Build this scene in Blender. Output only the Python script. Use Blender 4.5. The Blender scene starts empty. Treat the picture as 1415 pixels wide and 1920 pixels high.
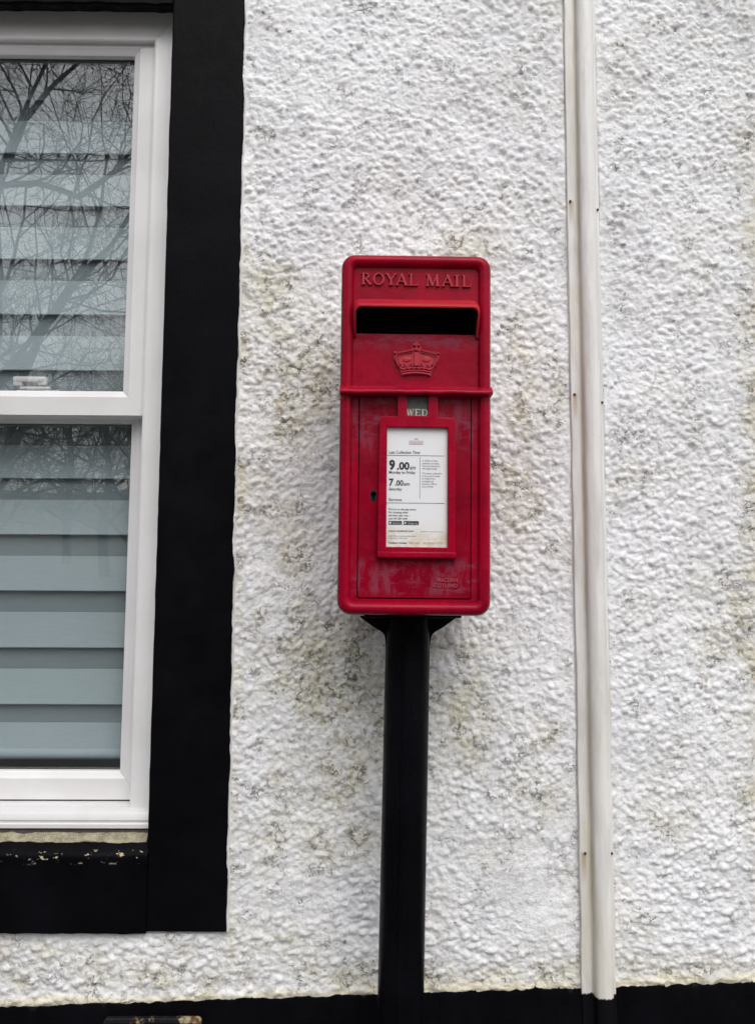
import bpy, bmesh, math, random
import numpy as np
from mathutils import Vector, Matrix
S = bpy.context.scene
COL = S.collection
PI = math.pi
R = math.radians

# ------------------------------------------------------------------ camera
PITCH, YAW, ROLL = R(5.6), R(0.6), R(0.27)
fw = Vector((math.sin(YAW)*math.cos(PITCH), math.cos(YAW)*math.cos(PITCH), math.sin(PITCH)))
rt = Vector((math.cos(YAW), -math.sin(YAW), 0)); up = rt.cross(fw)
rt2 = rt*math.cos(ROLL) + up*math.sin(ROLL); up2 = up*math.cos(ROLL) - rt*math.sin(ROLL)
cam = bpy.data.cameras.new('camera'); co = bpy.data.objects.new('camera', cam); COL.objects.link(co)
co.matrix_world = Matrix(((rt2.x, up2.x, -fw.x, 0), (rt2.y, up2.y, -fw.y, -1.6), (rt2.z, up2.z, -fw.z, 1.2), (0, 0, 0, 1)))
cam.sensor_fit = 'VERTICAL'; cam.sensor_height = 24; cam.lens = 24*1554/1920
cam.clip_start = 0.02; cam.clip_end = 600
S.camera = co

# ------------------------------------------------------------------ light: bright overcast day
SUN_EL, SUN_AZ = R(52), R(14)        # high behind the photographer, slightly to the right
w = bpy.data.worlds.new('World'); S.world = w; w.use_nodes = True
nt = w.node_tree; nt.nodes.clear()
sky = nt.nodes.new('ShaderNodeTexSky'); sky.sky_type = 'NISHITA'; sky.sun_disc = False
sky.sun_elevation = SUN_EL; sky.sun_rotation = PI - SUN_AZ; sky.air_density = 1.6; sky.dust_density = 4.0; sky.ozone_density = 1.0
hsv = nt.nodes.new('ShaderNodeHueSaturation'); hsv.inputs['Saturation'].default_value = 0.26
bg = nt.nodes.new('ShaderNodeBackground'); bg.inputs['Strength'].default_value = 0.15
out = nt.nodes.new('ShaderNodeOutputWorld')
nt.links.new(sky.outputs[0], hsv.inputs['Color']); nt.links.new(hsv.outputs[0], bg.inputs[0]); nt.links.new(bg.outputs[0], out.inputs[0])
sl = bpy.data.lights.new('sun', 'SUN'); sl.energy = 0.95; sl.angle = R(50); sl.color = (1, 0.98, 0.965)
so = bpy.data.objects.new('sun', sl); COL.objects.link(so)
sd = Vector((math.sin(SUN_AZ)*math.cos(SUN_EL), -math.cos(SUN_AZ)*math.cos(SUN_EL), math.sin(SUN_EL)))   # towards the sun
so.rotation_euler = sd.to_track_quat('Z', 'Y').to_euler(); so.location = (0, -6, 9)
S.view_settings.view_transform = 'Standard'; S.view_settings.look = 'None'
S.view_settings.exposure = 0.20; S.view_settings.gamma = 1.0
S.cycles.max_bounces = 8; S.cycles.transparent_max_bounces = 12

# ------------------------------------------------------------------ materials
class NT:
    """small helper round a material's node tree"""
    def __init__(s, name):
        s.m = bpy.data.materials.new(name); s.m.use_nodes = True
        s.t = s.m.node_tree; s.t.nodes.clear()
        s.out = s.n('OutputMaterial'); s.b = s.n('BsdfPrincipled')
        s.l(s.b.outputs[0], s.out.inputs[0]); s._co = None
    def n(s, kind): return s.t.nodes.new('ShaderNode' + kind)
    def l(s, a, b): s.t.links.new(a, b)
    def put(s, sock, v):
        if isinstance(v, bpy.types.NodeSocket): s.l(v, sock)
        elif isinstance(v, (tuple, list)) and sock.type == 'RGBA' and len(v) == 3: sock.default_value = (*v, 1)
        else: sock.default_value = v
    def co(s):
        if s._co is None: s._co = s.n('TexCoord').outputs['Object']
        return s._co
    def scaled(s, v, sc):
        k = s.n('VectorMath'); k.operation = 'MULTIPLY'; s.put(k.inputs[0], v); k.inputs[1].default_value = sc; return k.outputs[0]
    def vadd(s, a, b):
        k = s.n('VectorMath'); k.operation = 'ADD'; s.put(k.inputs[0], a); s.put(k.inputs[1], b); return k.outputs[0]
    def noise(s, scale, detail=3, rough=0.55, vec=None, color=False):
        k = s.n('TexNoise'); s.l(vec if vec is not None else s.co(), k.inputs['Vector'])
        k.inputs['Scale'].default_value = scale; k.inputs['Detail'].default_value = detail; k.inputs['Roughness'].default_value = rough
        return k.outputs['Color' if color else 'Fac']
    def voro(s, scale, feature='F1', vec=None, rnd=1.0):
        k = s.n('TexVoronoi'); k.feature = feature; s.l(vec if vec is not None else s.co(), k.inputs['Vector'])
        k.inputs['Scale'].default_value = scale; k.inputs['Randomness'].default_value = rnd; return k.outputs['Distance']
    def ramp(s, v, a, b, lo=0.0, hi=1.0):
        k = s.n('MapRange'); k.interpolation_type = 'SMOOTHSTEP'; s.put(k.inputs[0], v)
        for i, x in enumerate((a, b, lo, hi)): k.inputs[i+1].default_value = x
        return k.outputs[0]
    def math(s, op, a, b=0.0, c=None):
        k = s.n('Math'); k.operation = op; s.put(k.inputs[0], a); s.put(k.inputs[1], b)
        if c is not None: s.put(k.inputs[2], c)
        return k.outputs[0]
    def mul(s, a, b): return s.math('MULTIPLY', a, b)
    def mix(s, f, a, b):
        k = s.n('Mix'); k.data_type = 'RGBA'; s.put(k.inputs[0], f); s.put(k.inputs[6], a); s.put(k.inputs[7], b); return k.outputs[2]
    def sep(s, v=None):
        k = s.n('SeparateXYZ'); s.l(v if v is not None else s.co(), k.inputs[0]); return k.outputs
    def attr(s, name):
        k = s.n('Attribute'); k.attribute_name = name; return k.outputs['Fac']
    def bump(s, h, dist=0.001, strength=1.0, prev=None):
        k = s.n('Bump'); s.put(k.inputs['Height'], h); k.inputs['Distance'].default_value = dist; k.inputs['Strength'].default_value = strength
        if prev is not None: s.l(prev, k.inputs['Normal'])
        return k.outputs[0]
    def fin(s, color=None, rough=None, normal=None, spec=None, metal=None, coat=None):
        i = s.b.inputs
        if color is not None: s.put(i['Base Color'], color)
        if rough is not None: s.put(i['Roughness'], rough)
        if normal is not None: s.l(normal, i['Normal'])
        if spec is not None: s.put(i['Specular IOR Level'], spec)
        if metal is not None: s.put(i['Metallic'], metal)
        if coat is not None: s.put(i['Coat Weight'], coat)
        return s.m

def flat(name, c, rough=0.6, var=0.12, sc=40, bump=0.0, spec=0.5):
    n = NT(name); f = n.noise(sc, 4)
    col = n.mix(f, tuple(x*(1-var) for x in c), tuple(min(1, x*(1+var)) for x in c))
    nb = n.bump(n.noise(sc*6, 3), bump) if bump else None
    return n.fin(col, rough, nb, spec)

def m_wall():
    n = NT('white_roughcast_paint'); co_ = n.co()
    base = n.mix(n.ramp(n.noise(5.5, 4), .35, .65), (.815, .82, .845), (.755, .76, .79))
    base = n.mix(n.ramp(n.noise(95, 3, vec=n.scaled(co_, (1, .3, 1))), .5, .75), base, (.64, .64, .66))
    gr = n.attr('grime')
    # yellow-green algae film, blotchy, where the grime regions are
    blot = n.ramp(n.noise(26, 5, .65), .36, .66)
    film = n.mul(gr, n.math('ADD', n.mul(blot, .55), .27))
    c1 = n.mix(film, base, (.575, .545, .415))
    spots = n.ramp(n.noise(62, 4, .6, vec=n.vadd(co_, (3.1, 0, 1.7))), .545, .68)
    c2 = n.mix(n.mul(spots, n.math('ADD', n.mul(gr, .75), .10)), c1, (.235, .20, .115))
    # grey-brown weather flecks everywhere
    flk = n.noise(88, 5, .68, vec=n.scaled(n.vadd(co_, (7.3, 0, 5.1)), (1, .3, 1.35)))
    c2 = n.mix(n.mul(n.ramp(flk, .585, .72), n.math('ADD', .13, n.mul(gr, .26))), c2, n.mix(gr, (.42, .385, .38), (.33, .28, .185)))
    smud = n.ramp(n.noise(34, 4, .6, vec=n.scaled(n.vadd(co_, (11, 0, 3)), (1, .3, 1.7))), .60, .74)
    c2 = n.mix(n.mul(smud, n.ramp(n.noise(60, 3), .35, .65, .1, .48)), c2, n.mix(gr, (.37, .335, .32), (.27, .225, .14)))
    # hairline cracks in the old paint: broken wandering lines, in clusters
    warp = n.n('VectorMath'); warp.operation = 'MULTIPLY_ADD'
    n.l(n.noise(75, 3, color=True), warp.inputs[0]); warp.inputs[1].default_value = (.016, .016, .016); n.l(co_, warp.inputs[2])
    wv = n.scaled(warp.outputs[0], (1, .15, 1.15))
    e1 = n.voro(66, 'DISTANCE_TO_EDGE', wv)
    r1 = n.math('ABSOLUTE', n.math('SUBTRACT', n.noise(62, 3, .6, vec=wv), .5)); r2 = n.math('ABSOLUTE', n.math('SUBTRACT', n.noise(84, 3, .6, vec=n.vadd(wv, (5, 0, 2))), .5))
    clus = n.math('ADD', n.noise(21, 4, .6), n.mul(gr, .085))
    gate = n.ramp(n.noise(66, 3, .6, vec=n.vadd(co_, (9, 0, 4))), .47, .56)
    gate2 = n.ramp(n.noise(70, 3, .6, vec=n.vadd(co_, (2, 0, 8))), .48, .57)
    k1 = n.mul(n.math('SUBTRACT', 1.0, n.ramp(e1, .012, .09)), n.mul(n.ramp(clus, .56, .68), gate))
    k2 = n.mul(n.math('SUBTRACT', 1.0, n.ramp(r1, .006, .026)), n.mul(n.ramp(clus, .54, .67), gate2))
    k3 = n.mul(n.math('SUBTRACT', 1.0, n.ramp(r2, .003, .018)), n.mul(n.ramp(clus, .45, .64), n.mul(gate, .8)))
    crack = n.math('MAXIMUM', k1, n.math('MAXIMUM', k2, k3))
    c3 = n.mix(n.mul(crack, .78), c2, n.mix(gr, (.165, .125, .11), (.085, .06, .03)))
    # a few dark chips where the paint has gone
    pit = n.mul(n.ramp(n.noise(56, 3, .6, vec=n.vadd(co_, (1.3, 0, 7.7))), .665, .72), n.ramp(n.math('ADD', n.noise(9, 2), n.mul(gr, .08)), .44, .6))
    c4 = n.mix(n.mul(pit, .82), c3, (.115, .08, .05))
    c4 = n.mix(n.attr('cream'), c4, (.70, .65, .50))
    h = n.math('ADD', n.mul(n.noise(190, 4, .65), .95), n.mul(n.noise(520, 3), .35))
    h = n.math('SUBTRACT', h, n.mul(crack, .9))
    nb = n.bump(h, .0024, .9)
    return n.fin(c4, .62, nb, .35)

def m_black(name, chips=False, gloss=.42):
    n = NT(name)
    col = n.mix(n.ramp(n.noise(7, 4), .4, .7), (.0020, .0020, .0030), (.0036, .0036, .0054))
    col = n.mix(n.mul(n.ramp(n.noise(38, 4, .7), .66, .78), .22), col, (.024, .024, .028))
    if chips:   # paint knocked off along the nose of the sill
        z = n.sep()[2]
        edge = n.mul(n.ramp(z, .700, .708), n.math('SUBTRACT', 1.0, n.ramp(z, .7245, .7275)))
        ch = n.mul(n.ramp(n.noise(62, 3, .7, vec=n.scaled(n.co(), (.75, 1, 1.6))), .615, .645), edge)
        col = n.mix(ch, col, (.42, .37, .25))
    nb = n.bump(n.math('ADD', n.mul(n.noise(30, 4), 1.0), n.mul(n.noise(190, 3), .30)), .0016, .45)
    return n.fin(col, n.ramp(n.noise(25, 3), .3, .7, gloss-.06, gloss+.1), nb, .05)

def m_red(name='red_cast_iron_paint', worn=1.0, k=1.0):
    n = NT(name); co_ = n.co(); xyz = n.sep()
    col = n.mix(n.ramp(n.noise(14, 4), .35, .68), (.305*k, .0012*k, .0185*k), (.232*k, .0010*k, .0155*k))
    col = n.mix(n.mul(n.ramp(n.noise(70, 5, .7), .5, .75), .25), col, (.40, .008, .028))
    # chalky pink weathering: runs and scuffs low on the door, under the ledge and below the slot
    z = xyz[2]; x = xyz[0]
    run = n.noise(60, 5, .7, vec=n.scaled(co_, (1, .4, .28)))
    scuff = n.noise(46, 5, .72, vec=n.scaled(co_, (.6, .4, 1.5)))
    lowd = n.mul(n.ramp(z, .022, .04), n.math('SUBTRACT', 1.0, n.ramp(z, .075, .096)))
    topd = n.mul(n.ramp(z, .22, .31), n.math('SUBTRACT', 1.0, n.ramp(z, .352, .357)))
    slot = n.mul(n.ramp(z, .425, .452), n.math('SUBTRACT', 1.0, n.ramp(z, .459, .461)))
    inner = n.math('SUBTRACT', 1.0, n.ramp(n.math('ABSOLUTE', x), .100, .108))
    a = n.mul(n.math('MAXIMUM', lowd, topd), n.ramp(n.math('MAXIMUM', run, n.mul(scuff, .96)), .47, .64))
    b = n.mul(slot, n.ramp(scuff, .43, .62))
    fade = n.mul(n.mul(n.math('MAXIMUM', a, b), inner), .70*worn)
    col = n.mix(fade, col, (.225, .050, .085))
    # brown rust bloom in odd places
    rust = n.mul(n.ramp(n.noise(19, 5, .7, vec=n.vadd(co_, (4, 1, 2))), .62, .76), .5)
    col = n.mix(rust, col, (.14, .022, .018))
    nb = n.bump(n.math('ADD', n.mul(n.noise(55, 4), 1.0), n.mul(n.noise(260, 3), .3)), .0008, .6)
    return n.fin(col, n.ramp(n.noise(33, 4), .3, .7, .18, .34), nb, .115)

def m_red_worn():
    n = NT('sun_faded_red_paint')
    col = n.mix(n.ramp(n.noise(28, 4, vec=n.scaled(n.co(), (.6, 1, 1))), .35, .65), (.37, .006, .026), (.40, .018, .022))
    sc = n.ramp(n.noise(75, 5, .75, vec=n.scaled(n.co(), (.25, 1, 1.6))), .66, .75)
    col = n.mix(n.mul(sc, .7), col, (.58, .27, .20))
    nb = n.bump(n.noise(90, 4), .0009, .8)
    return n.fin(col, .30, nb, .14)

def m_upvc():
    n = NT('white_window_plastic')
    col = n.mix(n.ramp(n.noise(9, 4), .35, .7), (.69, .68, .69), (.64, .63, .635))
    return n.fin(col, .34, n.bump(n.noise(120, 2), .0002, .5), .45)

def m_conduit():
    n = NT('old_white_gloss_paint'); co_ = n.co(); xyz = n.sep()
    z = xyz[2]; x = xyz[0]
    col = n.mix(n.ramp(n.noise(60, 4, vec=n.scaled(co_, (1, 1, .08))), .35, .7), (.735, .73, .725), (.63, .615, .60))
    # brown run-off line in the left groove, stronger lower down, and drips from each nail
    groove = n.mul(n.ramp(x, .4095, .4150), n.math('SUBTRACT', 1.0, n.ramp(x, .4160, .4195)))
    groove = n.mul(groove, n.ramp(n.noise(7, 4, vec=n.scaled(co_, (1, 1, .6))), .25, .7, .15, .85))
    col = n.mix(groove, col, (.47, .40, .29))
    flange = n.mul(n.math('SUBTRACT', 1.0, n.ramp(x, .412, .417)), n.ramp(n.noise(16, 4, vec=n.scaled(co_, (1, 1, .3))), .45, .75))
    col = n.mix(n.mul(flange, .7), col, (.58, .53, .41))
    grime = n.ramp(n.noise(42, 5, .7, vec=n.scaled(co_, (1, 1, .16))), .48, .74)
    col = n.mix(n.mul(grime, .5), col, (.46, .43, .37))
    low = n.math('SUBTRACT', 1.0, n.ramp(z, .55, 1.25))
    col = n.mix(n.mul(n.mul(low, n.ramp(n.noise(24, 4, vec=n.scaled(co_, (1, 1, .12))), .3, .65)), .45), col, (.58, .54, .42))
    for zz in (1.9846, 1.5896, .7211):
        d = n.mul(n.ramp(z, zz-.07, zz-.004), n.math('SUBTRACT', 1.0, n.ramp(z, zz-.002, zz+.004)))
        xx = n.math('SUBTRACT', 1.0, n.ramp(n.math('ABSOLUTE', n.math('SUBTRACT', x, .402)), .002, .007))
        col = n.mix(n.mul(n.mul(d, xx), .65), col, (.36, .235, .12))
    speck = n.ramp(n.noise(230, 2), .70, .76)
    col = n.mix(n.mul(speck, .5), col, (.25, .22, .18))
    # black base paint brushed over the bottom end, ragged
    zed = n.math('ADD', z, n.mul(n.math('SUBTRACT', n.noise(75, 5, .75, vec=n.scaled(co_, (1, 1, .5))), .5), .018))
    blk = n.math('SUBTRACT', 1.0, n.ramp(zed, .4715, .4745)); col = n.mix(blk, col, (.0045, .0045, .006))
    nb = n.bump(n.noise(140, 4, vec=n.scaled(co_, (1, 1, .25))), .0007, .8)
    return n.fin(col, .42, nb, n.math('SUBTRACT', .4, n.mul(blk, .33)))

def m_glass():
    n = NT('window_glass'); n.t.nodes.remove(n.b)
    g = n.n('BsdfGlossy'); g.inputs['Roughness'].default_value = 0.0; g.inputs['Color'].default_value = (1, 1, 1, 1)
    t = n.n('BsdfTransparent'); t.inputs['Color'].default_value = (.985, .995, .99, 1)
    lw = n.n('LayerWeight'); lw.inputs['Blend'].default_value = .5
    fr = n.math('ADD', n.mul(n.math('POWER', lw.outputs['Facing'], 5.0), .9), .095)   # double glazing, same from both sides
    n.l(n.bump(n.noise(3.5, 2), .0006, .5), g.inputs['Normal'])
    mx = n.n('MixShader'); n.l(fr, mx.inputs[0]); n.l(t.outputs[0], mx.inputs[1]); n.l(g.outputs[0], mx.inputs[2])
    n.l(mx.outputs[0], n.out.inputs[0]); return n.m

def m_cloth(name, c):
    n = NT(name)
    th = n.noise(900, 2, vec=n.scaled(n.co(), (.03, 1, 1)))
    col = n.mix(th, tuple(x*.86 for x in c), tuple(x*1.12 for x in c))
    return n.fin(col, .85, None, .2)

def m_paper():
    n = NT('notice_paper'); z = n.sep()[2]
    foot = n.mul(n.math('SUBTRACT', 1.0, n.ramp(z, .108, .150)), n.ramp(n.noise(70, 4, .7, vec=n.scaled(n.co(), (.7, 1, 1))), .40, .66))
    right = n.math('SUBTRACT', 1.0, n.ramp(z, .115, .165))
    col = n.mix(n.mul(right, .4), (.77, .775, .80), (.70, .655, .56))
    col = n.mix(n.mul(foot, .6), col, (.52, .39, .19))
    return n.fin(col, .30, None, .45)

def m_bark():
    n = NT('tree_bark')
    col = n.mix(n.noise(9, 5), (.045, .036, .030), (.105, .088, .072))
    return n.fin(col, .9, n.bump(n.noise(30, 4), .01), .2)

M = {}
M['wall'] = m_wall(); M['black'] = m_black('black_masonry_paint'); M['sill'] = m_black('chipped_black_sill_paint', True, .40)
M['iron'] = m_black('black_post_enamel', False, .30); M['red'] = m_red(); M['redframe'] = m_red('red_frame_paint', 0.0, 1.06); M['reddoor'] = m_red('dark_scuffed_red_door_paint', 1.0, .80); M['worn'] = m_red_worn(); M['upvc'] = m_upvc()  # door red has a darker base than the casing, plus chalky scuffs
M['conduit'] = m_conduit(); M['glass'] = m_glass(); M['paper'] = m_paper(); M['bark'] = m_bark()
M['cloth'] = m_cloth('opaque_grey_blind_cloth', (.340, .402, .440)); M['sheer'] = m_cloth('sheer_grey_blind_cloth', (.205, .243, .268))
M['edge'] = flat('white_paint_edge', (.72, .72, .70), .55, .1, 60, .0008)
M['mortar'] = flat('mossy_mortar', (.36, .325, .225), .9, .85, 75, .004)
M['flake'] = flat('flaking_dark_paint', (.055, .038, .045), .7, .5, 80, .002)
M['gasket'] = flat('black_rubber_gasket', (.012, .012, .014), .5)
M['dark'] = flat('dark_void_and_shade', (.008, .008, .009), .8)
M['room'] = flat('dim_room_plaster', (.16, .15, .14), .9)
M['rust'] = flat('rusty_nail_iron', (.10, .035, .018), .75, .5, 400, .001)
M['ink'] = flat('dark_notice_ink', (.022, .024, .040), .6); M['ink2'] = flat('grey_notice_ink', (.20, .20, .215), .6)
M['ink3'] = flat('pale_pink_notice_ink', (.62, .50, .56), .6); M['ink4'] = flat('faded_lilac_ink', (.50, .42, .50), .6); M['inkw'] = flat('white_badge_ink', (.62, .63, .66), .6)
M['brown'] = flat('brown_stamped_ink', (.34, .26, .12), .6)
M['tab'] = flat('worn_grey_tab_metal', (.085, .088, .082), .5, .35, 90, .0006); M['bone'] = flat('cream_enamel_lettering', (.56, .52, .42), .5, .2, 200)
M['pink'] = flat('pale_highlit_red_lettering', (.37, .045, .07), .5, .3, 160, .0004, .2)  # worn letters lightened: their pinkish highlights are put into the colour
M['rub'] = flat('rubbed_highlit_red', (.41, .030, .050), .42, .25, 120, .0004, .2)  # rubbed red, lightened so edge highlights on letters and crown sit in the colour
def m_vent():
    n = NT('rust_stained_vent_iron'); x = n.sep()[0]
    f = n.ramp(n.math('ADD', n.noise(55, 5, .7), n.mul(n.ramp(x, .03, .07), .22)), .56, .68)
    c = n.mix(n.ramp(n.noise(90, 4), .4, .6), (.11, .055, .02), (.36, .30, .20))
    return n.fin(n.mix(f, (.008, .008, .01), c), .6, n.bump(n.noise(90, 4), .002), .2)
M['vent'] = m_vent()
M['paving'] = flat('dark_concrete_paving', (.125, .122, .118), .85, .2, 6, .004); M['kerb'] = flat('granite_kerb', (.28, .275, .265), .8, .2, 20, .004)  # out-of-view paving, toned dark to cut bounce light on the lower wall
M['road'] = flat('asphalt', (.055, .055, .057), .85, .25, 8, .006); M['grass'] = flat('rough_grass', (.055, .075, .028), .95, .4, 3, .02)
M['hill'] = flat('leaf_litter_bank', (.060, .052, .036), .95, .45, 1.5, .05)

# ------------------------------------------------------------------ mesh builder
class MB:
    def __init__(s): s.v = []; s.f = []; s.m = []
    def add(s, vs, fs, mi=0):
        o = len(s.v); s.v += [tuple(p) for p in vs]; s.f += [tuple(i+o for i in f) for f in fs]; s.m += [mi]*len(fs)
    def box(s, x0, x1, y0, y1, z0, z1, mi=0, bev=0.0, seg=2):
        bm = bmesh.new()
        vs = [bm.verts.new(p) for p in ((x0,y0,z0),(x1,y0,z0),(x1,y1,z0),(x0,y1,z0),(x0,y0,z1),(x1,y0,z1),(x1,y1,z1),(x0,y1,z1))]
        for f in ((0,3,2,1),(4,5,6,7),(0,1,5,4),(1,2,6,5),(2,3,7,6),(3,0,4,7)): bm.faces.new([vs[i] for i in f])
        if bev: bmesh.ops.bevel(bm, geom=bm.edges[:], offset=bev, segments=seg, profile=.5, affect='EDGES')
        s.bm(bm, mi)
    def bm(s, bm, mi=0):
        bm.verts.index_update(); s.add([v.co[:] for v in bm.verts], [[v.index for v in f.verts] for f in bm.faces], mi); bm.free()
    def loft(s, loops, closed=True, cap0=False, cap1=False, mi=0):
        n = len(loops[0]); vs = [p for lp in loops for p in lp]; fs = []
        for a in range(len(loops)-1):
            for i in range(n if closed else n-1):
                j = (i+1) % n; fs.append((a*n+i, a*n+j, (a+1)*n+j, (a+1)*n+i))
        if cap0: fs.append(tuple(reversed(range(n))))
        if cap1: fs.append(tuple((len(loops)-1)*n+i for i in range(n)))
        s.add(vs, fs, mi)
    def tube(s, pts, rad, k=6, mi=0, cap=True):
        pts = [Vector(p) for p in pts]; rs = rad if isinstance(rad, (list, tuple)) else [rad]*len(pts); loops = []
        for i, p in enumerate(pts):
            d = (pts[min(i+1, len(pts)-1)] - pts[max(i-1, 0)])
            d = d.normalized() if d.length > 1e-9 else Vector((0,0,1))
            a = d.orthogonal().normalized() if i == 0 else (a0 - d*a0.dot(d)).normalized()
            a0 = a; b = d.cross(a)
            loops.append([p + (a*math.cos(t)+b*math.sin(t))*rs[i] for t in (2*PI*q/k for q in range(k))])
        s.loft(loops, True, cap, cap, mi)
    def ball(s, c, r, mi=0, sx=1, sy=1, sz=1, u=10, v=6):
        loops = []
        for a in range(1, v):
            t = PI*a/v; loops.append([(c[0]+r*sx*math.sin(t)*math.cos(2*PI*q/u), c[1]+r*sy*math.cos(t), c[2]+r*sz*math.sin(t)*math.sin(2*PI*q/u)) for q in range(u)])
        s.loft(loops, True, True, True, mi)
    def prism(s, poly, y0, y1, mi=0):      # polygon in x,z extruded along y
        s.loft([[(x, y1, z) for x, z in poly], [(x, y0, z) for x, z in poly]], True, True, True, mi)
    def plate(s, loops, y0, y1, bevel=0.0, mi=0, seg=2):
        """flat plate with outline loops (x,z), first outer, others holes; front at y0, back at y1"""
        cu = bpy.data.curves.new('t', 'CURVE'); cu.dimensions = '2D'; cu.fill_mode = 'BOTH'
        cu.extrude = max((y1-y0)/2 - bevel, 1e-5); cu.bevel_depth = bevel; cu.bevel_resolution = seg; cu.offset = -bevel
        for lp in loops:
            sp = cu.splines.new('POLY'); sp.points.add(len(lp)-1); sp.use_cyclic_u = True
            for p, (x, z) in zip(sp.points, lp): p.co = (x, z, 0, 1)
        s.curve(cu, lambda c: (c[0], (y0+y1)/2 - c[2], c[1]), mi)
    def curve(s, cu, fn, mi=0):
        ob = bpy.data.objects.new('t', cu); me = ob.to_mesh()
        s.add([fn(v.co) for v in me.vertices], [tuple(p.vertices) for p in me.polygons], mi)
        ob.to_mesh_clear(); bpy.data.objects.remove(ob); bpy.data.curves.remove(cu)
    def text(s, txt, x0, z0, y, width=None, height=None, x1=None, mi=0, bold=0.0, thick=0.0):
        """line of lettering: baseline z0, left x0; fitted to width and, if given, cap height"""
        cu = bpy.data.curves.new('t', 'FONT'); cu.body = txt; cu.size = 1.0; cu.offset = bold; cu.resolution_u = 3
        cu.extrude = 0.5 if thick else 0.0; cu.fill_mode = 'FRONT' if not thick else 'BOTH'
        ob = bpy.data.objects.new('t', cu); me = ob.to_mesh()
        xs = [v.co.x for v in me.vertices]
        a, b = min(xs), max(xs); sx = (width or (x1-x0))/(b-a); sz = height/0.729 if height else sx
        s.add([(x0+(v.co.x-a)*sx, y - thick*(v.co.z+.5) if thick else y, z0+v.co.y*sz) for v in me.vertices], [tuple(p.vertices) for p in me.polygons], mi)
        ob.to_mesh_clear(); bpy.data.objects.remove(ob); bpy.data.curves.remove(cu)
    def build(s, name, mats, parent=None, angle=40, smooth=True):
        me = bpy.data.meshes.new(name); me.from_pydata(s.v, [], s.f)
        for m in (mats if isinstance(mats, (list, tuple)) else [mats]): me.materials.append(m)
        me.polygons.foreach_set('material_index', s.m)
        bm = bmesh.new(); bm.from_mesh(me); bmesh.ops.recalc_face_normals(bm, faces=bm.faces[:]); bm.to_mesh(me); bm.free()
        if smooth: me.shade_smooth(); me.set_sharp_from_angle(angle=R(angle))
        me.update(); o = bpy.data.objects.new(name, me); COL.objects.link(o)
        if parent is not None: o.parent = parent
        return o

def tag(o, label=None, cat=None, group=None, kind=None):
    for k, v in (('label', label), ('category', cat), ('group', group), ('kind', kind)):
        if v: o[k] = v
    return o
def empty(name, loc=(0,0,0), rot=(0,0,0)):
    o = bpy.data.objects.new(name, None); o.location = loc; o.rotation_euler = rot; o.empty_display_size = .1; COL.objects.link(o); return o
def rrect(x0, x1, z0, z1, r, n=6):
    pts = []
    for cx, cz, a0 in ((x1-r, z0+r, -90), (x1-r, z1-r, 0), (x0+r, z1-r, 90), (x0+r, z0+r, 180)):
        for i in range(n+1):
            t = R(a0 + 90*i/n); pts.append((cx+r*math.cos(t), cz+r*math.sin(t)))
    return pts
rng = np.random.default_rng(11); random.seed(5)
def fnoise(shape, wl_z, wl_x, ang=0.0, seed=0):
    """gaussian noise with the given wavelengths (in cells), unit variance"""
    g = np.random.default_rng(seed).standard_normal(shape)
    fz = np.fft.fftfreq(shape[0])[:, None]; fx = np.fft.rfftfreq(shape[1])[None, :]
    c, s_ = math.cos(ang), math.sin(ang); u = c*fx + s_*fz; v = -s_*fx + c*fz
    F = np.fft.rfft2(g)*np.exp(-((u*wl_x)**2 + (v*wl_z)**2)*2.2)
    r = np.fft.irfft2(F, s=shape); return (r - r.mean())/r.std()

# ------------------------------------------------------------------ ground, road, bank
def sheet(name, x0, x1, y0, y1, z, mat, kind='structure'):
    b = MB(); b.add([(x0,y0,z),(x1,y0,z),(x1,y1,z),(x0,y1,z)], [(0,1,2,3)]); return tag(b.build(name, mat, smooth=False), kind=kind)
sheet('ground', -150, 150, -150, 60, -.125, M['grass'])
b = MB(); b.box(-40, 40, -2.3, .25, -.12, 0, 0); tag(b.build('pavement', M['paving']), kind='structure')
b = MB(); b.box(-40, 40, -2.43, -2.303, -.12, .004, 0, .012); tag(b.build('kerb', M['kerb']), kind='structure')
sheet('road', -60, 60, -8.2, -2.43, -.12, M['road'])
b = MB(); nx, ny = 40, 16; vs = []; fs = []
for j in range(ny+1):
    for i in range(nx+1):
        x = -70 + 140*i/nx; y = -13 - 50*j/ny
        vs.append((x, y, -.12 + 9.5*(j/ny)**1.25 + .5*math.sin(x*.21+j)*min(1, j/2)))
for j in range(ny):
    for i in range(nx): fs.append((j*(nx+1)+i, j*(nx+1)+i+1, (j+1)*(nx+1)+i+1, (j+1)*(nx+1)+i))
b.add(vs, fs); tag(b.build('hillside', M['hill']), kind='structure')

# ------------------------------------------------------------------ house
house = empty('house', (0, 0, 0))
tag(house, 'white roughcast house front with black painted window margins and black base', 'house')
OX, OL, OZ0, OZ1 = -.4055, -1.50, .7226, 2.392       # window opening
OZW = 2.455                                         # top of the hole in the masonry, behind the lintel

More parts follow.
